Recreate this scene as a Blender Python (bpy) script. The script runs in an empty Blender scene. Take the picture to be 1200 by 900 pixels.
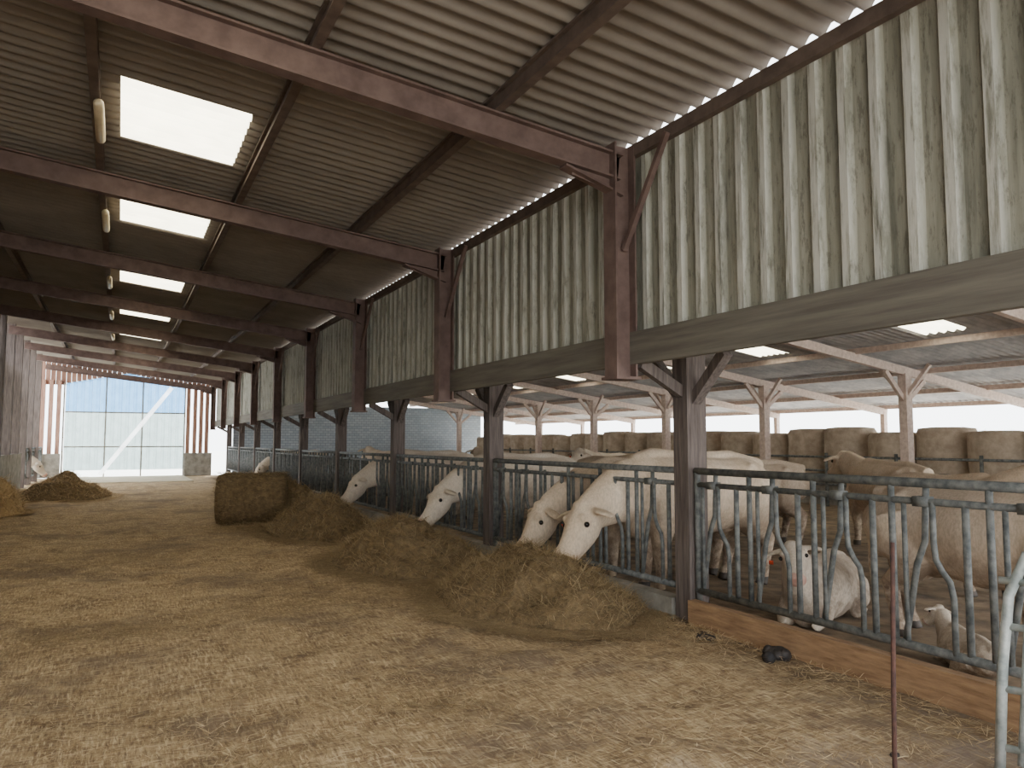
import bpy, math, random
from mathutils import Vector, Matrix, noise
random.seed(7)
H = 1.6            # eye height
BAY = 4.2
Y0 = 5.6
SC = bpy.context.scene

# ------------------------------------------------------------ materials
def S(c):   # sRGB 0-255 -> linear
    return tuple(((v/255)/12.92 if v/255 <= .04045 else ((v/255+.055)/1.055)**2.4) for v in c)+(1,)

def new_mat(name):
    m = bpy.data.materials.new(name); m.use_nodes = True
    nt = m.node_tree; nt.nodes.clear()
    out = nt.nodes.new('ShaderNodeOutputMaterial')
    b = nt.nodes.new('ShaderNodeBsdfPrincipled')
    nt.links.new(b.outputs[0], out.inputs[0])
    return m, nt, b, out

def ramp(nt, fac, stops):
    r = nt.nodes.new('ShaderNodeValToRGB')
    e = r.color_ramp.elements
    while len(e) < len(stops): e.new(.5)
    for i, (p, c) in enumerate(stops):
        e[i].position = p; e[i].color = c
    nt.links.new(fac, r.inputs[0]); return r.outputs[0]

def noise_tex(nt, scale, detail=6, mscale=(1, 1, 1), rot=(0, 0, 0), rough=.6, coord='Object'):
    tc = nt.nodes.new('ShaderNodeTexCoord'); mp = nt.nodes.new('ShaderNodeMapping')
    mp.inputs['Scale'].default_value = mscale; mp.inputs['Rotation'].default_value = rot
    n = nt.nodes.new('ShaderNodeTexNoise'); n.inputs['Scale'].default_value = scale
    n.inputs['Detail'].default_value = detail; n.inputs['Roughness'].default_value = rough
    nt.links.new(tc.outputs[coord], mp.inputs[0]); nt.links.new(mp.outputs[0], n.inputs['Vector'])
    return n.outputs['Fac']

def mix(nt, fac, a, b, mode='MIX'):
    m = nt.nodes.new('ShaderNodeMix'); m.data_type = 'RGBA'; m.blend_type = mode
    if isinstance(fac, float): m.inputs[0].default_value = fac
    else: nt.links.new(fac, m.inputs[0])
    for s, v in ((6, a), (7, b)):
        if isinstance(v, tuple): m.inputs[s].default_value = v
        else: nt.links.new(v, m.inputs[s])
    return m.outputs[2]

def math_n(nt, op, a, b):
    m = nt.nodes.new('ShaderNodeMath'); m.operation = op
    for i, v in enumerate((a, b)):
        if isinstance(v, (int, float)): m.inputs[i].default_value = v
        else: nt.links.new(v, m.inputs[i])
    return m.outputs[0]

def bump(nt, b, h, strength=.3, dist=.02):
    n = nt.nodes.new('ShaderNodeBump'); n.inputs['Strength'].default_value = strength
    n.inputs['Distance'].default_value = dist
    nt.links.new(h, n.inputs['Height']); nt.links.new(n.outputs[0], b.inputs['Normal'])

def mat_noise(name, c1, c2, scale=5, rough=.85, bs=.3, ms=(1, 1, 1), metal=0, lo=.35, hi=.65, dist=.02):
    m, nt, b, o = new_mat(name)
    f = noise_tex(nt, scale, 8, ms)
    nt.links.new(ramp(nt, f, [(lo, S(c1)), (hi, S(c2))]), b.inputs['Base Color'])
    b.inputs['Roughness'].default_value = rough; b.inputs['Metallic'].default_value = metal
    if bs: bump(nt, b, f, bs, dist)
    return m

M_steel = mat_noise('rusty_red_steel', (92, 72, 66), (116, 94, 86), 5, .8, .1)
M_purlin = mat_noise('purlin_steel', (88, 74, 67), (110, 94, 85), 6, .8, .1)
M_fascia = mat_noise('weathered_board', (92, 86, 78), (116, 110, 99), 3, .9, .2, (3, .3, 6))
M_post = mat_noise('old_timber', (80, 70, 66), (116, 104, 98), 5, .9, .4, (6, 6, .5))
M_pale = mat_noise('pale_timber', (190, 168, 156), (218, 198, 186), 4, .8, .2, (3, 3, 3))
M_galv = mat_noise('galvanised_tube', (72, 76, 76), (124, 124, 120), 14, .65, .1, metal=.2)
M_galvL = mat_noise('galvanised_gate', (140, 148, 146), (190, 194, 190), 14, .5, .1, metal=.3)
M_rust = mat_noise('rust', (62, 42, 38), (92, 62, 52), 20, .9, .3)
M_kerb = mat_noise('kerb_plank', (124, 94, 68), (172, 138, 102), 5, .95, .6, (5, .8, 5), lo=.3, hi=.7)
M_conc = mat_noise('concrete', (120, 115, 106), (162, 156, 146), 4, .95, .3)
M_sunpatch = mat_noise('sun_patch_tone', (180, 164, 136), (214, 200, 172), 1.5, .95, .2)  # pale tone carrying the sunlit patch on the floor by the end door
M_shedroof = mat_noise('shed_roof_sheet', (158, 156, 158), (194, 190, 188), 2.5, .85, .1)
M_dung = mat_noise('dung', (30, 28, 30), (58, 50, 44), 12, .7, .6)
M_brown = mat_noise('brown_planks', (134, 98, 84), (172, 134, 114), 3, .9, .2, (5, 5, .5))
M_lamp = mat_noise('lamp_diffuser', (196, 176, 140), (222, 204, 170), 4, .4, 0)
M_ground = mat_noise('outdoor_ground', (232, 232, 224), (248, 248, 240), .6, .95, .2)
M_shedfloor = mat_noise('pen_litter', (84, 72, 60), (160, 138, 110), 3, .95, .6, lo=.3, hi=.7, dist=.06)

# roof underside
M_roof, nt, b, o = new_mat('fibre_cement_roof')
f1 = noise_tex(nt, 1.1, 6, (1, 1, 1)); f2 = noise_tex(nt, 6, 8, (.6, 4, 1))
c = mix(nt, f2, ramp(nt, f1, [(.3, S((116, 107, 98))), (.7, S((156, 147, 136)))]), S((124, 114, 104)))
nt.links.new(c, b.inputs['Base Color']); b.inputs['Roughness'].default_value = .9

# cladding
M_clad, nt, b, o = new_mat('mouldy_cladding')
f1 = noise_tex(nt, 2.4, 8, (1, 3, .22), rough=.7); f2 = noise_tex(nt, 11, 10, (1, 2.5, .5), rough=.8)
base = ramp(nt, f1, [(.34, S((106, 105, 93))), (.5, S((142, 139, 124))), (.66, S((166, 163, 149)))])
spots = ramp(nt, f2, [(.40, (.6, .6, .6, 1)), (.48, (0, 0, 0, 1))])
c = mix(nt, spots, base, S((84, 80, 68)))
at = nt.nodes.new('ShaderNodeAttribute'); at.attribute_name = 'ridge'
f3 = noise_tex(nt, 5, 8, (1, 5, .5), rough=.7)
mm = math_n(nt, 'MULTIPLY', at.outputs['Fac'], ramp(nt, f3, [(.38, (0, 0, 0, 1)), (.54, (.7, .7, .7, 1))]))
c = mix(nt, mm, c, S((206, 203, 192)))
nt.links.new(c, b.inputs['Base Color']); b.inputs['Roughness'].default_value = .85
bump(nt, b, f2, .1)

# translucent sheets
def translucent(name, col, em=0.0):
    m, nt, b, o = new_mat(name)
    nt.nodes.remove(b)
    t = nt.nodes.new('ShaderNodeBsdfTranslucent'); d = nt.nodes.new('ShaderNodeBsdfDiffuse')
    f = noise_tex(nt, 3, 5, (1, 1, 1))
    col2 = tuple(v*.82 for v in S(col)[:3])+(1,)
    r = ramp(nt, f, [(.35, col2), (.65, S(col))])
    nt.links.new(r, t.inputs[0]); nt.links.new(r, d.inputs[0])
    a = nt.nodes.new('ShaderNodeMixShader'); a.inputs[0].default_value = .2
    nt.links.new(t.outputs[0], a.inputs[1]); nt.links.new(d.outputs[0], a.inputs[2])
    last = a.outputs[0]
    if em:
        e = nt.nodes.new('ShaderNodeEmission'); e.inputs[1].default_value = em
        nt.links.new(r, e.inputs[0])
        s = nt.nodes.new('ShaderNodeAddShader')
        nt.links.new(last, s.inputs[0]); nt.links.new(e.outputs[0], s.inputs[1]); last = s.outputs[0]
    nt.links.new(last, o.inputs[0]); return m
M_sky = translucent('skylight_sheet', (255, 246, 218), 2.0)
M_blue = translucent('blue_translucent_sheet', (112, 162, 208))
M_white = translucent('white_translucent_sheet', (166, 184, 184))
M_streak = translucent('glowing_light_streak', (250, 250, 250), 2.0)  # emissive white imitating a diagonal light streak, not a real sheet

# floor
M_floor, nt, b, o = new_mat('straw_floor')
big = noise_tex(nt, .6, 8, rough=.7); mid = noise_tex(nt, 2.2, 12, rough=.8)
s1 = noise_tex(nt, 60, 3, (1, .14, 1), (0, 0, .6)); s2 = noise_tex(nt, 60, 3, (1, .14, 1), (0, 0, -.7)); s3 = noise_tex(nt, 55, 3, (.15, 1, 1), (0, 0, .2))
c = ramp(nt, mid, [(.36, S((118, 94, 68))), (.46, S((168, 140, 102))), (.60, S((202, 174, 132)))])
for s in (s1, s2, s3):
    c = mix(nt, ramp(nt, s, [(.56, (0, 0, 0, 1)), (.66, (.8, .8, .8, 1))]), c, S((226, 202, 160)))
    c = mix(nt, ramp(nt, s, [(.34, (.7, .7, .7, 1)), (.44, (0, 0, 0, 1))]), c, S((122, 96, 70)))
c = mix(nt, ramp(nt, big, [(.50, (0, 0, 0, 1)), (.60, (.7, .7, .7, 1))]), c, S((124, 104, 84)))
tc = nt.nodes.new('ShaderNodeTexCoord'); sp = nt.nodes.new('ShaderNodeSeparateXYZ'); nt.links.new(tc.outputs['Object'], sp.inputs[0])
e1 = math_n(nt, 'ADD', math_n(nt, 'SUBTRACT', sp.outputs[0], 3.9), math_n(nt, 'MULTIPLY', math_n(nt, 'SUBTRACT', mid, .5), 3.5))
c = mix(nt, ramp(nt, e1, [(0, (0, 0, 0, 1)), (.7, (.85, .85, .85, 1))]), c, S((98, 80, 64)))
e2 = math_n(nt, 'ADD', math_n(nt, 'SUBTRACT', 3.0, sp.outputs[1]), math_n(nt, 'MULTIPLY', math_n(nt, 'SUBTRACT', mid, .5), 6.0))
c = mix(nt, ramp(nt, e2, [(0, (0, 0, 0, 1)), (1, (.55, .55, .55, 1))]), c, S((166, 150, 138)))
nt.links.new(c, b.inputs['Base Color']); b.inputs['Roughness'].default_value = .95
bump(nt, b, math_n(nt, 'ADD', s1, mid), .8, .035)

def mat_island(name, cols, rough=.85):
    m, nt, b, o = new_mat(name)
    g = nt.nodes.new('ShaderNodeNewGeometry')
    st = [(i/(len(cols)-1), S(c)) for i, c in enumerate(cols)]
    nt.links.new(ramp(nt, g.outputs['Random Per Island'], st), b.inputs['Base Color'])
    b.inputs['Roughness'].default_value = rough
    return m
M_straw = mat_island('straw_blades', [(128, 102, 72), (190, 160, 116), (228, 204, 162), (168, 138, 100)])
M_hay = mat_island('hay_blades', [(112, 92, 64), (172, 146, 106), (142, 120, 84), (204, 180, 140)])
M_haybase = mat_noise('hay_base', (90, 74, 50), (148, 124, 88), 14, .95, .8, lo=.3, hi=.7, dist=.05)
M_strawbase = mat_noise('straw_base', (150, 122, 82), (196, 166, 118), 14, .95, .8, lo=.3, hi=.7, dist=.05)
M_bale = mat_noise('bale_straw', (168, 150, 130), (198, 182, 162), 5, .95, .3, (1, 1, 1), dist=.03)
M_baleb = mat_island('bale_blades', [(168, 150, 130), (202, 186, 166)])

# block wall
M_block, nt, b, o = new_mat('block_wall')
tc = nt.nodes.new('ShaderNodeTexCoord'); mp = nt.nodes.new('ShaderNodeMapping'); mp.inputs['Rotation'].default_value = (math.pi/2, 0, 0)
br = nt.nodes.new('ShaderNodeTexBrick'); br.inputs['Scale'].default_value = 2
br.inputs['Color1'].default_value = S((160, 170, 180)); br.inputs['Color2'].default_value = S((180, 188, 194)); br.inputs['Mortar'].default_value = S((136, 142, 148))
nt.links.new(tc.outputs['Object'], mp.inputs[0]); nt.links.new(mp.outputs[0], br.inputs[0])
nt.links.new(br.outputs[0], b.inputs['Base Color']); b.inputs['Roughness'].default_value = .9

# cow coat
def coat(name, c1, c2, dirt):
    m, nt, b, o = new_mat(name)
    f = noise_tex(nt, 3.5, 8, rough=.7); fine = noise_tex(nt, 60, 4, (1, 1, .4))
    base = ramp(nt, f, [(.35, S(c1)), (.65, S(c2))])
    base = mix(nt, ramp(nt, fine, [(.4, (.35, .35, .35, 1)), (.6, (0, 0, 0, 1))]), base, S(tuple(v*.75 for v in c1)))
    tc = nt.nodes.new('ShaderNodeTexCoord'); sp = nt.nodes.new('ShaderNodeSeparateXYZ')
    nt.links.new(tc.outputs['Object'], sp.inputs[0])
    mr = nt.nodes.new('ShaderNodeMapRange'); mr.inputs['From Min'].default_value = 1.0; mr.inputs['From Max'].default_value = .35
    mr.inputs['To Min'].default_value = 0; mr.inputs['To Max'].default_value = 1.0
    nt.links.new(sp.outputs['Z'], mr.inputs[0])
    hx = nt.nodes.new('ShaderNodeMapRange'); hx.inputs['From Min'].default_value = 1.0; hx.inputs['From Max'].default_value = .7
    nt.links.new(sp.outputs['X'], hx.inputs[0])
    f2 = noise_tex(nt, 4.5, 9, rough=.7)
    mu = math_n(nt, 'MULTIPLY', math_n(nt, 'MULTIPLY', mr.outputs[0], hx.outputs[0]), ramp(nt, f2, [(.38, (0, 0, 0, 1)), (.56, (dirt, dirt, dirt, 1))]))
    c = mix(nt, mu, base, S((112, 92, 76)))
    nt.links.new(c, b.inputs['Base Color']); b.inputs['Roughness'].default_value = .9
    bump(nt, b, fine, .3, .01)
    return m
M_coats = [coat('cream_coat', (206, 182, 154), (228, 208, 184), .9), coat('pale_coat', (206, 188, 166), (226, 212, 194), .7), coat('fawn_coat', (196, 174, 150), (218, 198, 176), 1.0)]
M_muzzle = mat_noise('pink_muzzle', (190, 146, 130), (208, 168, 150), 12, .5, .1)
M_hoof = mat_noise('hoof', (50, 42, 36), (80, 68, 58), 12, .6, .1)
M_eye = mat_noise('eye', (14, 10, 8), (24, 18, 14), 5, .15, 0)
M_tag = mat_noise('ear_tag', (225, 70, 40), (240, 95, 55), 5, .5, 0)

# ------------------------------------------------------------ mesh builder
class MB:
    def __init__(s): s.v = []; s.f = []; s.m = []
    def face(s, idx, m=0): s.f.append(idx); s.m.append(m)
    def beam(s, p0, p1, w, h, up=(0, 0, 1), m=0, off=(0, 0)):
        p0 = Vector(p0); p1 = Vector(p1); d = (p1-p0).normalized(); up = Vector(up)
        sd = d.cross(up)
        if sd.length < 1e-4: sd = d.cross(Vector((1, 0, 0)))
        sd.normalize(); u = sd.cross(d)
        b = len(s.v)
        for p in (p0, p1):
            p = p+sd*off[0]+u*off[1]
            for a, c in ((-1, -1), (1, -1), (1, 1), (-1, 1)):
                s.v.append(p+sd*a*w/2+u*c*h/2)
        for q in ((0, 1, 5, 4), (1, 2, 6, 5), (2, 3, 7, 6), (3, 0, 4, 7), (3, 2, 1, 0), (4, 5, 6, 7)):
            s.face([b+i for i in q], m)
    def ibeam(s, p0, p1, w, h, up=(0, 0, 1), t=.018, m=0):
        s.beam(p0, p1, w, t, up, m, (0, h/2-t/2)); s.beam(p0, p1, w, t, up, m, (0, -h/2+t/2))
        s.beam(p0, p1, t*.8, h-2*t, up, m)
    def box(s, a, b, m=0):
        s.beam(((a[0]+b[0])/2, a[1], (a[2]+b[2])/2), ((a[0]+b[0])/2, b[1], (a[2]+b[2])/2), abs(b[0]-a[0]), abs(b[2]-a[2]), (0, 0, 1), m)
    def tube(s, pts, rad, n=10, m=0, up=(0, 0, 1), jit=0):
        pts = [Vector(p) for p in pts]; k = len(pts)
        if not hasattr(rad, '__len__'): rad = [rad]*k
        b = len(s.v); prev = None
        for i, p in enumerate(pts):
            t = (pts[min(i+1, k-1)]-pts[max(i-1, 0)]).normalized()
            if prev is None:
                r = Vector(up).cross(t)
                if r.length < .15: r = Vector((0, 1, 0)) - t*t.y
            else: r = prev - t*prev.dot(t)
            r.normalize(); prev = r; u = t.cross(r)
            ra = rad[i]; ry, rz = (ra if hasattr(ra, '__len__') else (ra, ra))
            for j in range(n):
                a = 2*math.pi*j/n
                jj = 1+random.uniform(-jit, jit)
                s.v.append(p+r*math.cos(a)*ry*jj+u*math.sin(a)*rz*jj)
        for i in range(k-1):
            for j in range(n):
                s.face([b+i*n+j, b+i*n+(j+1) % n, b+(i+1)*n+(j+1) % n, b+(i+1)*n+j], m)
        s.face([b+j for j in range(n)][::-1], m); s.face([b+(k-1)*n+j for j in range(n)], m)
    def ball(s, c, r, m=0, n=10):
        c = Vector(c); r = r if hasattr(r, '__len__') else (r, r, r); b = len(s.v)
        for i in range(1, n):
            th = math.pi*i/n
            for j in range(n):
                a = 2*math.pi*j/n
                s.v.append(c+Vector((r[0]*math.sin(th)*math.cos(a), r[1]*math.sin(th)*math.sin(a), r[2]*math.cos(th))))
        for i in range(n-2):
            for j in range(n):
                s.face([b+i*n+j, b+(i+1)*n+j, b+(i+1)*n+(j+1) % n, b+i*n+(j+1) % n], m)
        s.face([b+j for j in range(n)], m); s.face([b+(n-2)*n+j for j in range(n)][::-1], m)
    def build(s, name, mats, smooth=False, loc=None, parent=None):
        me = bpy.data.meshes.new(name); me.from_pydata([tuple(v) for v in s.v], [], s.f)
        for mt in (mats if isinstance(mats, (list, tuple)) else [mats]): me.materials.append(mt)
        me.polygons.foreach_set('material_index', s.m)
        if smooth: me.polygons.foreach_set('use_smooth', [True]*len(s.f))
        me.update()
        ob = bpy.data.objects.new(name, me); SC.collection.objects.link(ob)
        if loc: ob.location = loc
        if parent: ob.parent = parent
        return ob

# ------------------------------------------------------------ roof
XL, XW, XF = -3.0, 4.05, 4.66
YS, YE = -2.0, 39.4
def zr(x): return H+2.72+.118*(4.05-x)
def corr(name_roof, name_sky, x_list, ya, yb, zf, rects, pitch, amp, mat, skm):
    A = MB(); B = MB()
    n = int((yb-ya)/(pitch/8)); ys = [ya+i*pitch/8 for i in range(n+1)]
    for mb_, sky in ((A, False), (B, True)):
        idx = {}
        def vid(i, j):
            if (i, j) not in idx:
                idx[(i, j)] = len(mb_.v)
                z = zf(x_list[i])+amp*math.sin(2*math.pi*ys[j]/pitch)
                mb_.v.append(Vector((x_list[i], ys[j], z)))
            return idx[(i, j)]
        for i in range(len(x_list)-1):
            cx = (x_list[i]+x_list[i+1])/2
            for j in range(n):
                cy = ys[j]+pitch/16
                ins = any(r[0] < cx < r[1] and r[2] < cy < r[3] for r in rects)
                if ins == sky: mb_.face([vid(i, j), vid(i+1, j), vid(i+1, j+1), vid(i, j+1)])
    A.build(name_roof, mat, True); B.build(name_sky, skm, True)
rects = [(-.1, 1.03, a, a+1.45) for a in (3.2, 7.5, 11.0, 15.8, 20.1, 24.4, 28.6, 32.8)]
corr('ceiling', 'skylight_panels', [-3.3, -1.8, -.3, -.1, 1.03, 1.2, 2.7, 3.6, 4.13], YS, YE, lambda x: zr(x)+.035, rects, .177, .035, M_roof, M_sky)

for x in (-1.8, -.3, 1.2, 2.7):
    mb = MB(); mb.ibeam((x, YS, zr(x)-.08), (x, YE, zr(x)-.08), .08, .15); mb.build('roof_purlin', M_purlin)
mb = MB(); mb.beam((XW+.015, YS, zr(XW)-.105), (XW+.015, YE, zr(XW)-.105), .06, .11); mb.build('eave_purlin', M_purlin)
rows = [Y0+BAY*n for n in range(-1, 9)]
for y in rows:
    mb = MB()
    mb.ibeam((XL, y, zr(XL)-.28), (XW-.12, y, zr(XW-.12)-.28), .13, .24)
    mb.beam((3.35, y, zr(3.35)-.42), (XW-.1, y, zr(XW)-.52), .12, .02)
    mb.beam((3.45, y, zr(3.45)-.42), (XW-.1, y, zr(XW)-.46), .015, .1)
    mb.ibeam((XW-.11, y, 2.15), (XW-.11, y, zr(XW)-.06), .19, .22, (1, 0, 0))
    mb.beam((XW-.11, y, 2.14), (XW-.11, y, 2.165), .24, .26, (1, 0, 0))
    mb.beam((XW-.1, y-.05, 3.3), (XW-.06, y-.62, zr(XW)-.14), .045, .045, (1, 0, 0))
    mb.build('steel_portal_frame', M_steel)

def cladding(name, x, ya, yb, za, zb, sgn=-1, mat=M_clad, pitch=.235, dep=.045):
    vs = []; fs = []; rd = []
    prof = [(0, 0, 0), (.12, 0, 0), (.145, dep, 1), (.205, dep, 1), (.235, 0, 0)]
    y = ya; pts = []
    while y < yb:
        for (o, d, r) in prof[:-1]:
            pts.append((y+o*pitch/.235, d, r))
        y += pitch
    for (yy, d, r) in pts:
        for z in (za, (za*.5+zb*.5), zb):
            vs.append((x+sgn*d, min(yy, yb), z)); rd.append(float(r))
    for i in range(len(pts)-1):
        for k in (0, 1):
            fs.append([i*3+k, i*3+3+k, i*3+4+k, i*3+1+k])
    me = bpy.data.meshes.new(name); me.from_pydata(vs, [], fs); me.materials.append(mat)
    a = me.attributes.new('ridge', 'FLOAT', 'POINT'); a.data.foreach_set('value', rd)
    ob = bpy.data.objects.new(name, me); SC.collection.objects.link(ob); return ob
cladding('wall_right', XW+.10, YS, YE, 2.5, zr(XW)-.06)
cladding('left_light_block', XL-.05, YS, 24.8, 1.2, zr(XL), 1, M_purlin)  # cladding added on the near left to limit light coming in
mb = MB(); mb.box((XW-.02, YS, 2.28), (XW+.05, YE, 2.57)); mb.build('fascia_board', M_fascia)
mb = MB(); mb.box((XW+.12, YS, 2.55), (XF+.3, YE, 2.58)); mb.build('soffit_board', M_fascia)

mb = MB(); mb.box((XF-.02, YS, 2.41), (XF+.16, YE, 2.54)); mb.build('wall_plate_beam', M_fascia)
for y in rows:
    mb = MB(); x = XF+.04
    mb.beam((x, y, 0), (x, y, 2.40), .20, .22, (1, 0, 0))
    for sg in (-1, 1):
        mb.beam((x, y+sg*.05, 1.95), (x, y+sg*.5, 2.38), .09, .1, (1, 0, 0))
    mb.beam((x, y, 2.0), (XW+.1, y, 2.3), .08, .1)
    mb.build('timber_post', M_post)

for y0 in (7.6, 11.3, 15.9, 20.2, 24.5):
    mb = MB(); x = -.27; z = zr(x)-.21
    mb.tube([(x, y0, z), (x, y0+.03, z), (x, y0+.95, z), (x, y0+.98, z)], [.025, .045, .045, .025], 12)
    mb.beam((x, y0+.2, z), (x, y0+.2, z+.1), .02, .02); mb.beam((x, y0+.8, z), (x, y0+.8, z+.1), .02, .02)
    mb.build('fluorescent_lamp', M_lamp, True)

# ------------------------------------------------------------ floors
mb = MB()
nx, ny = 90, 480
for j in range(ny+1):
    for i in range(nx+1):
        x = XL-.2+(XF+.05-XL+.2)*i/nx; y = YS-4+(YE-YS+4)*j/ny
        z = .05*noise.noise(Vector((x*.8, y*.8, 0)))+.03*noise.noise(Vector((x*2.6, y*2.6, 3)))+.012*noise.noise(Vector((x*6, y*6, 3)))-.02
        mb.v.append(Vector((x, y, z)))
for j in range(ny):
    for i in range(nx):
        a = j*(nx+1)+i; mb.face([a, a+1, a+nx+2, a+nx+1])
mb.build('floor', M_floor, True)
mb = MB(); mb.box((XF+.05, YS-4, -.3), (20.5, YE, -.06)); mb.build('pen_floor', M_shedfloor)
mb = MB(); mb.box((-120, -80, -.6), (150, 160, -.33)); mb.build('outdoor_ground', M_ground)
mb = MB(); mb.box((XL-.2, YS-4, -.3), (XF+.05, YE, -.12)); mb.build('floor_slab', M_conc)

def blades(mb, pos, nrm_tilt, L, w):
    p = Vector(pos); a = random.uniform(0, 2*math.pi)
    el = random.uniform(-.05, nrm_tilt)
    d = Vector((math.cos(a)*math.cos(el), math.sin(a)*math.cos(el), math.sin(el)))
    sd = Vector((-math.sin(a), math.cos(a), random.uniform(-.4, .4))).normalized()*w/2
    bend = Vector((random.uniform(-1, 1), random.uniform(-1, 1), -.2-abs(el)*.5))*L*.12
    b = len(mb.v); q = p+d*L*.5; r = p+d*L+bend
    mb.v += [p-sd, p+sd, q-sd, q+sd, r-sd*.4, r+sd*.4]
    mb.face([b, b+1, b+3, b+2]); mb.face([b+2, b+3, b+5, b+4])
def fz(x, y): return .05*noise.noise(Vector((x*.8, y*.8, 0)))+.03*noise.noise(Vector((x*2.6, y*2.6, 3)))+.012*noise.noise(Vector((x*6, y*6, 3)))-.02
mb = MB()
for _ in range(90000):
    y = .8+18*random.random()**1.6; x = random.uniform(XL+.15, XF-.15)
    if .9*noise.noise(Vector((x*.9, y*.9, 9)))+.8*noise.noise(Vector((x*3, y*3, 5)))+random.uniform(-.3, .35) < .0: continue
    if x > 3.8 and random.random() < .6: continue
    blades(mb, (x, y, fz(x, y)+.004+.015*random.random()), .22, random.uniform(.03, .12), random.uniform(.0025, .0045))
mb.build('straw_litter', M_straw)

def mound(name, cx, cy, rx, ry, h, nb=3500, seed=0, L=(.06, .2), mats=None, w=(.003, .007), tilt=.6):
    mb = MB(); n1, n2 = 24, 48
    def surf(r, a):
        wob = 1+.22*noise.noise(Vector((math.cos(a)*1.6+seed, math.sin(a)*1.6, seed)))
        x = cx+math.cos(a)*r*rx*wob; y = cy+math.sin(a)*r*ry*wob
        z = h*(max(0, 1-r**1.7))
        z *= 1+.45*noise.noise(Vector((x*1.8, y*1.8, seed)))
        z += (.12*noise.noise(Vector((x*4, y*4, seed)))+.05*noise.noise(Vector((x*12, y*12, seed))))*min(1, 3*(1-r)+.05)*min(1, h*3)
        return Vector((x, y, max(z, -.03)))
    mb.v.append(surf(0, 0))
    for i in range(1, n1+1):
        for j in range(n2): mb.v.append(surf(i/n1, 2*math.pi*j/n2))
    for j in range(n2): mb.face([0, 1+j, 1+(j+1) % n2], 0)
    for i in range(n1-1):
        for j in range(n2):
            a = 1+i*n2
            mb.face([a+j, a+n2+j, a+n2+(j+1) % n2, a+(j+1) % n2], 0)
    k0 = len(mb.f)
    for _ in range(nb):
        r = math.sqrt(random.random())*1.3; a = random.uniform(0, 2*math.pi)
        p = surf(min(r, 1), a) if r <= 1 else surf(1, a)+Vector((math.cos(a), math.sin(a), 0))*(r-1)*rx
        p.z = max(p.z, fz(p.x, p.y)+.005)
        blades(mb, p+Vector((0, 0, .004)), tilt if r < 1 else .15, random.uniform(*L), random.uniform(*w))
    for i in range(k0, len(mb.m)): mb.m[i] = 1
    return mb.build(name, mats or [M_haybase, M_hay], False)
HL = (.07, .22)
mound('hay_pile', 3.78, 6.95, .90, 1.35, .50, 22000, 1, L=HL, w=(.0025, .005), tilt=.7)
mound('hay_pile', 3.45, 9.9, .98, 1.4, .54, 15000, 2, L=HL, w=(.003, .006), tilt=.7)
mound('hay_pile', 3.3, 13.9, 1.0, 1.7, .6, 10000, 3, L=HL, w=(.004, .008), tilt=.8)
mound('hay_pile', 3.6, 18.6, .9, 2.0, .6, 5000, 4, L=HL, w=(.006, .01), tilt=.8)
mound('hay_pile', 3.6, 24, .9, 2.4, .55, 4000, 5, L=HL, w=(.006, .012))
SB = [M_strawbase, M_straw]
mound('straw_heap', -1.3, 25.4, 1.2, 1.5, .6, 5000, 6, L=HL, w=(.006, .012), mats=[M_haybase, M_straw], tilt=.8)
mound('straw_heap', -2.25, 20.6, .42, 1.1, .7, 4000, 7, L=HL, w=(.006, .012), mats=SB, tilt=.8)
def scatter(name, cx, cy, rx, ry, n, mat, L=(.04, .14), w=(.0025, .0045), h=.03, tilt=.35):
    mb = MB()
    for _ in range(n):
        x = random.gauss(cx, rx*.5); y = random.gauss(cy, ry*.5)
        if x > XF-.16: x = XF-.16-random.random()*.3
        blades(mb, (x, y, fz(x, y)+.004+h*random.random()), tilt, random.uniform(*L), random.uniform(*w))
    mb.build(name, mat)
scatter('loose_hay', 4.1, 5.5, .7, 1.0, 3500, M_straw)
scatter('loose_hay', 4.3, 3.6, .4, 2.0, 1000, M_straw)
scatter('loose_hay', .55, 3.9, .35, .25, 500, M_hay, h=.02, tilt=.15)
scatter('loose_hay', -.2, 7.4, 1.0, .6, 1600, M_hay, h=.03, tilt=.2)
scatter('loose_hay', .2, 12, 1.4, .8, 2000, M_hay, h=.04, tilt=.3)
scatter('loose_hay', 2.0, 8.2, 1.4, 1.4, 3000, M_hay, h=.03, tilt=.2)
scatter('loose_hay', 1.8, 4.6, .8, .6, 900, M_hay, h=.02, tilt=.2)

def round_bale(name, c, r, L, axis=(0, 1, 0), nb=2500, mats=None, n=36, w=.007):
    mb = MB(); c = Vector(c); ax = Vector(axis).normalized()
    pts = []; rr = []
    for i, t in enumerate([0, .02, .1, .3, .5, .7, .9, .98, 1]):
        pts.append(c+ax*(t-.5)*L); rr.append(r*(.55 if i in (0, 8) else .93 if i in (1, 7) else 1))
    mb.tube(pts, rr, n, 0, jit=.02)
    k0 = len(mb.f)
    ref = Vector((0, 0, 1)) if abs(ax.z) < .5 else Vector((1, 0, 0))
    u = ax.cross(ref).normalized(); v = ax.cross(u)
    for _ in range(nb):
        a = random.uniform(0, 2*math.pi)
        if random.random() < .3: p = c+ax*(random.choice((-.5, .5)))*L*.99+(u*math.cos(a)+v*math.sin(a))*r*.9*math.sqrt(random.random())
        else: p = c+ax*random.uniform(-.5, .5)*L+(u*math.cos(a)+v*math.sin(a))*r
        blades(mb, p, .5, random.uniform(.05, .16), w)
    for i in range(k0, len(mb.m)): mb.m[i] = 1
    return mb.build(name, mats or [M_haybase, M_hay], True)
round_bale('round_hay_bale', (2.4, 16.1, .45), .52, 1.35, (1, -.25, 0), 6000)
scatter('loose_hay', 2.5, 14.9, 1.4, .8, 2500, M_hay, L=(.06, .2), w=(.005, .008), h=.1)

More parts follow.
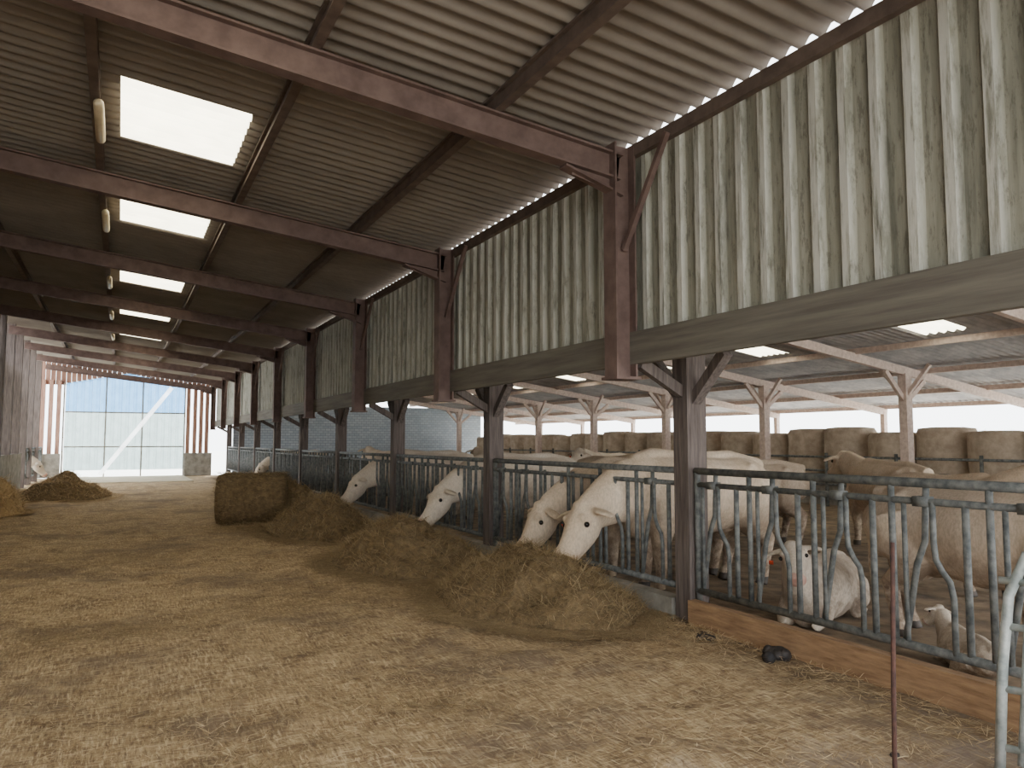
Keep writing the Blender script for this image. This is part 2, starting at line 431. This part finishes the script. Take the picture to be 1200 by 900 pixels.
for (x, y, s) in ((4.33, 4.3, .13), (4.3, 4.95, .07), (3.6, 2.75, .03), (4.38, 5.1, .05)):
    mb = MB(); z = fz(x, y)
    for q in range(7): mb.ball((x+random.uniform(-s, s)*.7, y+random.uniform(-s, s)*.7, z+s*.25), (s*random.uniform(.3, .6), s*random.uniform(.3, .6), s*random.uniform(.3, .45)), 0, 8)
    mb.build('dung_clump', M_dung, True)

# ------------------------------------------------------------ feed fence
def fence(x, ya, yb, name='feed_fence', busy=()):
    mb = MB()
    mb.tube([(x, ya, 1.33), (x, yb, 1.33)], .032); mb.tube([(x, ya, 1.21), (x, yb, 1.21)], .024)
    mb.tube([(x, ya, .27), (x, yb, .27)], .03)
    mb.tube([(x, ya+.02, .05), (x, ya+.02, 1.33)], .03); mb.tube([(x, yb-.02, .05), (x, yb-.02, 1.33)], .03)
    n = int(round((yb-ya)/.66)); st = (yb-ya)/n
    for i in range(n):
        y = ya+i*st
        if i: mb.tube([(x, y, .27), (x, y, 1.33)], .022)
        mb.tube([(x, y+.15, .27), (x, y+.15, 1.21)], .022)
        yk = y+.24
        arc = [(x-.01, yk, .27), (x-.01, yk, .62), (x-.01, yk+.02, .72), (x-.01, yk+.07, .78), (x-.01, yk+.11, .85), (x-.01, yk+.12, .95), (x-.01, yk+.12, 1.21)]
        mb.tube(arc, .019)
        ctr = y+.45
        if any(abs(ctr-bz) < .42 for bz in busy):
            mb.tube([(x+.03, y+st-.06, .27), (x+.03, y+st-.05, 1.25)], .02)
            continue
        mb.tube([(x+.02, y+.42, 1.3), (x+.02, y+.44, .95), (x+.02, y+.5, .8), (x+.02, y+st-.06, .3)], .021)
        mb.tube([(x, y+st-.09, .27), (x, y+st-.09, 1.21)], .017)
        mb.beam((x, y+.38, 1.21), (x, y+.48, 1.21), .08, .065)
    return mb.build(name, M_galv, True)
feed_y = [6.95, 7.8, 11.15, 15.3, 16.3, 27.8]
for i in range(len(rows)-1):
    fence(XF, rows[i]+.12, rows[i+1]-.12, busy=feed_y)
fence(XF, YS, rows[0]-.12)
mb = MB(); mb.box((XF-.14, YS, -.05), (XF-.05, 5.45, .20)); mb.build('kerb_plank', M_kerb)
mb = MB(); mb.box((XF-.08, 5.75, -.03), (XF+.08, YE, .16)); mb.build('concrete_kerb', M_conc)

mb = MB()
g0 = Vector((3.86, 2.36, 0)); dx = Vector((.55, -1.2, 0)).normalized()
mb.tube([g0, g0+dx*.03+Vector((0, 0, .5)), g0+dx*.07+Vector((0, 0, .85)), g0+dx*.15+Vector((0, 0, 1.05)), g0+dx*.3+Vector((0, 0, 1.12)), g0+dx*1.5+Vector((0, 0, 1.12))], .024)
mb.tube([g0+dx*.09+Vector((0, 0, .05)), g0+dx*.17+Vector((0, 0, 1.05))], .018)
for z in (.12, .4, .7, .92): mb.tube([g0+dx*.03+Vector((0, 0, z)), g0+dx*1.5+Vector((0, 0, z))], .018)
mb.tube([g0+dx*1.5, g0+dx*1.5+Vector((0, 0, 1.12))], .024)
mb.build('tubular_gate', M_galvL, True)
mb = MB(); mb.tube([(3.2, 2.44, -.1), (3.205, 2.43, .5), (3.22, 2.42, 1.13)], [.011, .011, .010], 8)
mb.build('rusty_stake', M_rust, True)

# ------------------------------------------------------------ cow shed
def zs(x): return 4.02+.14*(10-x) if x >= 10 else 4.02-.13*(10-x)
srect = [(12.35, 13.6, 8.5+BAY*k, 9.4+BAY*k) for k in range(0, 7)]
corr('ceiling_cow_shed', 'cow_shed_skylights', [4.4, 7, 10, 12.35, 13.6, 16, 18.5, 20.6], YS, YE+.2, lambda x: zs(x)+.12, srect, .177, .028, M_shedroof, M_sky)
for x in (5.5, 7.5, 10, 11.6, 13.9, 16.2, 18.4, 20.3):
    mb = MB(); mb.beam((x, YS, zs(x)+.03), (x, YE-.02, zs(x)+.03), .08, .12); mb.build('shed_purlin', M_pale)
for k in range(-3, 8):
    y = 11.2+BAY*k
    if y < YS or y > YE: continue
    mb = MB()
    mb.beam((4.85, y, zs(4.85)-.1), (10, y, zs(10)-.1), .12, .18); mb.beam((10, y, zs(10)-.1), (20.4, y, zs(20.4)-.1), .12, .18)
    mb.beam((15.5, y, -.1), (15.5, y, zs(15.5)-.15), .2, .2, (1, 0, 0))
    for sg in (-1, 1):
        mb.beam((15.5, y, 2.45), (15.5+sg*.65, y, zs(15.5+sg*.65)-.2), .08, .1)
        mb.beam((15.5, y, 2.55), (15.5, y+sg*.6, 3.25), .08, .08, (1, 0, 0))
    mb.beam((20.3, y, -.1), (20.3, y, zs(20.3)-.1), .14, .14, (1, 0, 0))
    mb.build('shed_timber_frame', M_pale)
mb = MB(); mb.box((4.9, YE, -.1), (18.1, YE+.2, 3.4)); mb.build('wall_shed_end', M_block)
mb = MB(); mb.box((16.6, 4, -.1), (18.7, YE-1, .6)); mb.build('bale_platform', M_conc)
yb = 5.0
while yb < YE-2:
    hgt = random.uniform(1.2, 1.38); xx = 17.5+random.uniform(-.08, .08)
    round_bale('straw_bale', (xx, yb, .6+hgt/2), .655, hgt, (0, 0, 1), 120, [M_bale, M_baleb], 24, .01)
    yb += 1.33
mb = MB()
for z in (.5, .85, 1.2): mb.tube([(16.2, 4, z), (16.2, 36, z)], .03, 8)
for i in range(17): mb.tube([(16.2, 4+2*i, -.1), (16.2, 4+2*i, 1.3)], .04, 8)
mb.build('pen_rail', M_galv, True)

# ------------------------------------------------------------ far end and left side
mb = MB()
pitch = .15; x = -2.2
def ztop(x): return 4.72-.22*abs(x-.3)
while x < 2.66:
    x2 = min(x+pitch, 2.7); b = len(mb.v)
    yy = YE+.02*(1 if int((x+5)/pitch) % 2 else -1)
    for (xx, z) in ((x, .3), (x2, .3), (x2, 2.9), (x, 2.9), (x2, ztop(x2)), (x, ztop(x))): mb.v.append(Vector((xx, yy, z)))
    mb.face([b, b+1, b+2, b+3], 1); mb.face([b+3, b+2, b+4, b+5], 0); x = x2
mb.build('wall_end', [M_blue, M_white])
mb = MB()
for z in (1.35, 2.9): mb.beam((-2.2, YE-.1, z), (2.7, YE-.1, z), .05, .06)
for x in (-2.25, -.6, .9, 2.7): mb.beam((x, YE-.1, 0), (x, YE-.1, ztop(x)), .06, .06, (1, 0, 0))
mb.build('end_wall_girts', M_conc)
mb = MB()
mb.beam((2.1, YE-.2, 4.1), (-.75, YE-.2, .1), .03, .18, (0, 0, 1)); mb.build('light_streak_strip', M_streak)  # glowing strip stands in for the light streak across the end wall
mb = MB(); x = -3.2
while x < 4.4:
    x2 = x+.2; zb = ztop(x+.1) if -2.25 < x+.1 < 2.7 else 4.1
    mb.box((x, YE+.03, min(zb, zr(x)-.1)), (x2-.012, YE+.07, zr(x)+.02)); x = x2
mb.build('gable_planks', M_brown)
mb = MB()
for i, x in enumerate((-3.05, -2.75, -2.45, 2.85, 3.15, 3.42, 3.68)):
    mb.beam((x, YE-.1, 0), (x, YE-.1, 4.3), .2 if i != 1 else .26, .16, (1, 0, 0))
mb.build('end_timber_posts', M_brown)
mb = MB(); mb.box((2.72, YE-.45, 0), (3.9, YE-.25, 1.05)); mb.box((-3.4, YE-.45, 0), (-2.3, YE-.25, 1.05)); mb.build('end_low_wall', M_conc)
mb = MB(); mb.box((-2.0, 33.5, -.05), (2.7, 39.2, .02)); mb.build('painted_sun_patch', M_sunpatch)  # pale slab paints the patch of sunlight inside the end door
mb = MB(); mb.box((XL-.1, YS, -.1), (XL+.08, 30.6, 1.2)); mb.build('wall_left_low', M_conc)
for y in (25, 27.1, 29.2, 31.3, 33.4, 36):
    mb = MB(); mb.beam((XL, y, 1.2 if y < 30 else 0), (XL, y, zr(XL)-.05), .2, .24, (1, 0, 0)); mb.build('side_post', M_post)
fence(XL, 31.5, 38.9)
mb = MB(); mb.box((-9, YS, 3.9), (XL-.1, 30, 3.95)); mb.build('ceiling_left_aisle', M_roof)

# ------------------------------------------------------------ cattle
def cow_mesh(pose):
    mb = MB(); dz = -.52 if pose == 'lie' else 0
    trunk = [(-1.0, 1.10, .07, .07), (-.96, 1.06, .20, .18), (-.85, 1.0, .30, .29), (-.65, .97, .34, .34), (-.35, .93, .37, .37), (0, .91, .42, .41),
             (.3, .92, .39, .40), (.55, .95, .33, .38), (.72, .98, .27, .33), (.82, 1.0, .18, .24)]
    mb.tube([(t[0], 0, t[1]+dz) for t in trunk], [(t[2], t[3]) for t in trunk], 22)
    mb.tube([(-.95, 0, 1.18+dz), (-.5, 0, 1.27+dz), (0, 0, 1.25+dz), (.5, 0, 1.29+dz), (.75, 0, 1.24+dz)], [.10, .10, .10, .11, .09], 10)
    for s in (-1, 1): mb.tube([(-.58, s*.12, 1.2+dz), (-.6, s*.26, 1.16+dz)], [.08, .07], 10)
    mb.ball((.68, 0, .68+dz), (.16, .15, .16))
    if pose == 'feed': P = Vector((1.27, 0, .80)); M = Vector((1.62, 0, .33))
    elif pose == 'feedl': P = Vector((1.27, .02, .80)); M = Vector((1.68, .12, .36))
    elif pose == 'lie': P = Vector((1.05, 0, .98)); M = Vector((1.42, .15, .68))
    elif pose == 'turn': P = Vector((1.1, .1, 1.38)); M = Vector((1.42, .42, 1.1))
    else: P = Vector((1.18, 0, 1.36)); M = Vector((1.62, 0, 1.08))
    n0 = Vector((.58, 0, 1.0+dz)); n1 = Vector((.86, 0, 1.06+dz)); n1.z = n1.z*.7+(P.z*.3+.3*(.02))
    nm = n1.lerp(P, .5)
    mb.tube([n0, n1, nm, P], [(.25, .34), (.20, .29), (.165, .23), (.13, .17)], 18)
    ax = (M-P); L = ax.length; ax.normalize()
    hs = [(-.12, .08, .07), (-.05, .13, .13), (.08, .155, .165), (.25, .16, .175), (.38, .14, .165), (.54, .118, .14), (.70, .105, .115), (.82, .112, .105), (.95, .112, .095), (1.02, .07, .06)]
    upn = Vector((0, 1, 0)).cross(ax)
    if upn.z < 0: upn = -upn
    side = ax.cross(upn).normalized(); upn = side.cross(ax).normalized()
    mb.tube([P+ax*L*t-upn*.03*math.sin(min(max(t, 0), 1)*3.1) for t, a, c_ in hs], [(a, c_) for t, a, c_ in hs], 18)
    mb.ball(P+upn*.10+ax*.0, (.09, .09, .06))
    for s in (-1, 1):
        mb.ball(P+ax*L*.24+side*s*.11+upn*.095, (.045, .045, .04))
        e0 = P+ax*L*.04+side*s*.12+upn*.05
        mb.tube([e0, e0+side*s*.10+Vector((0, 0, -.01)), e0+side*s*.19+Vector((0, 0, -.04)), e0+side*s*.25+Vector((0, 0, -.07))], [(.035, .035), (.075, .026), (.07, .024), (.025, .02)], 10)
    if pose == 'lie':
        for s in (-1, 1):
            mb.tube([(.5, s*.22, .35), (.72, s*.25, .13), (.95, s*.2, .08), (.7, s*.18, .05), (.6, s*.18, .05)], [.12, .09, .06, .05, .05], 12)
            mb.tube([(-.6, s*.25, .38), (-.3, s*.38, .24), (-.15, s*.4, .1), (-.5, s*.4, .07), (-.2, s*.42, .05)], [.2, .15, .09, .06, .05], 12)
    else:
        for s in (-1, 1):
            o = .07*s
            mb.tube([(.5, s*.18, .98), (.53+o*.3, s*.22, .78), (.48+o, s*.2, .6), (.5+o, s*.19, .4), (.49+o, s*.19, .36), (.49+o, s*.19, .15), (.51+o, s*.19, .09), (.54+o, s*.19, .0)],
                    [.18, .16, .115, .074, .068, .048, .058, .066], 12)
            mb.tube([(-.68, s*.17, 1.0), (-.6, s*.21, .8), (-.52-o, s*.22, .68), (-.66-o, s*.2, .54), (-.80-o, s*.19, .44), (-.78-o, s*.19, .36), (-.74-o, s*.19, .15), (-.72-o, s*.19, .09), (-.69-o, s*.19, .0)],
                    [.27, .24, .19, .125, .082, .066, .05, .058, .066], 12)
        mb.ball((-.42, 0, .62), (.16, .13, .1))
    mb.tube([(-.98, 0, 1.14+dz), (-1.05, 0, 1.02+dz), (-1.06, .01, .8+dz*.8), (-1.05, .02, .55+dz*.6), (-1.04, .02, .4+dz*.4)], [.035, .028, .024, .04, .03], 8)
    tmp = mb.build('tmp', M_coats[0])
    r = tmp.modifiers.new('r', 'REMESH'); r.mode = 'VOXEL'; r.voxel_size = .018
    sm = tmp.modifiers.new('s', 'SMOOTH'); sm.iterations = 4; sm.factor = .5
    dg = bpy.context.evaluated_depsgraph_get()
    me = bpy.data.meshes.new_from_object(tmp.evaluated_get(dg))
    bpy.data.objects.remove(tmp)
    ex = MB()
    for s in (-1, 1):
        ex.ball(P+ax*L*.30+side*s*.146+upn*.05, (.026, .026, .026), 3, 10)
        ex.ball(M+side*s*.06+upn*.04+ax*.008, (.018, .014, .016), 3, 8)
        if s == 1:
            c = P+ax*L*.06+side*s*.26+upn*.03+Vector((0, 0, -.08))
            ex.beam(c+ax*.028, c+ax*.036, .05, .06, (0, 0, 1), 4)
    vs = [v.co.copy() for v in me.vertices]; fs = [list(p.vertices) for p in me.polygons]; mi = []
    for p in me.polygons:
        c = p.center
        t = (c-P).dot(ax)/L; dd = ((c-P)-ax*(c-P).dot(ax)).length
        if t > .88 and dd < .16 and (c-M).length < .2: mi.append(1)
        elif c.z < .075 and pose != 'lie': mi.append(2)
        else: mi.append(0)
    off = len(vs)
    vs += ex.v; fs += [[i+off for i in f] for f in ex.f]; mi += ex.m
    out = bpy.data.meshes.new('cattle_'+pose); out.from_pydata([tuple(v) for v in vs], [], fs)
    out.polygons.foreach_set('use_smooth', [True]*len(fs))
    return out, mi
cache = {}
def cow(name, x, y, yaw, pose='stand', coat_i=0, sc=1.0, z=-.06):
    if pose not in cache: cache[pose] = cow_mesh(pose)
    me0, mi = cache[pose]; me = me0.copy()
    for m in (M_coats[coat_i], M_muzzle, M_hoof, M_eye, M_tag): me.materials.append(m)
    me.polygons.foreach_set('material_index', mi); me.update()
    ob = bpy.data.objects.new(name, me); SC.collection.objects.link(ob)
    ob.location = (x, y, z); ob.rotation_euler = (0, 0, math.radians(yaw)); ob.scale = (sc, sc, sc)
    return ob
for i, y in enumerate(feed_y):
    sc = (1.14, 1.06, 1.08, 1.08, 1.0, 1.0)[i]
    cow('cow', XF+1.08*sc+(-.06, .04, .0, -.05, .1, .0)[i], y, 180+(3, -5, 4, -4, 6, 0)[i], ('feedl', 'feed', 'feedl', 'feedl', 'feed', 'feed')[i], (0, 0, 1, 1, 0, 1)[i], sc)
cow('cow', 6.25, 3.85, -88, 'stand', 2, 1.0, -.08)
cow('cow', 8.4, 5.6, -100, 'turn', 0, .95)
cow('cow', 9.2, 9.6, 150, 'stand', 2, 1.0)
cow('cow', 10.6, 8.0, 70, 'stand', 0, 1.0)
cow('cow', 9.0, 13.2, -80, 'stand', 0, 1.0)
cow('cow', 11.2, 16.5, 200, 'stand', 1, 1.0)
cow('cow', 9.4, 19.5, 90, 'stand', 2, 1.0)
cow('cow', 7.4, 23.5, 95, 'stand', 0, 1.0)
cow('calf', 5.95, 5.25, 205, 'lie', 1, .72)
cow('calf', 5.5, 3.55, 60, 'lie', 1, .36)
cow('cow', XL-1.1, 34.7, 0, 'feed', 1, 1.0)

# ------------------------------------------------------------ light
w = bpy.data.worlds.new('sky'); SC.world = w; w.use_nodes = True
bg = w.node_tree.nodes['Background']; bg.inputs[0].default_value = (.93, .97, 1, 1); bg.inputs[1].default_value = 6.9
sl = bpy.data.lights.new('sun', 'SUN'); sl.energy = 6; sl.angle = math.radians(15); sl.color = (1, .95, .85)
so = bpy.data.objects.new('sun', sl); SC.collection.objects.link(so); so.rotation_euler = (math.radians(-35), math.radians(25), 0)

# ------------------------------------------------------------ camera
th = math.radians(27.0); ph = math.radians(4.26)
F = Vector((math.sin(th)*math.cos(ph), math.cos(th)*math.cos(ph), math.sin(ph)))
R = Vector((math.cos(th), -math.sin(th), 0)); U = R.cross(F)
cd = bpy.data.cameras.new('camera'); cd.sensor_width = 36; cd.lens = 27; cd.clip_start = .05; cd.clip_end = 400
co = bpy.data.objects.new('camera', cd); SC.collection.objects.link(co)
co.matrix_world = Matrix(((R.x, U.x, -F.x, 0), (R.y, U.y, -F.y, 0), (R.z, U.z, -F.z, H), (0, 0, 0, 1)))
SC.camera = co
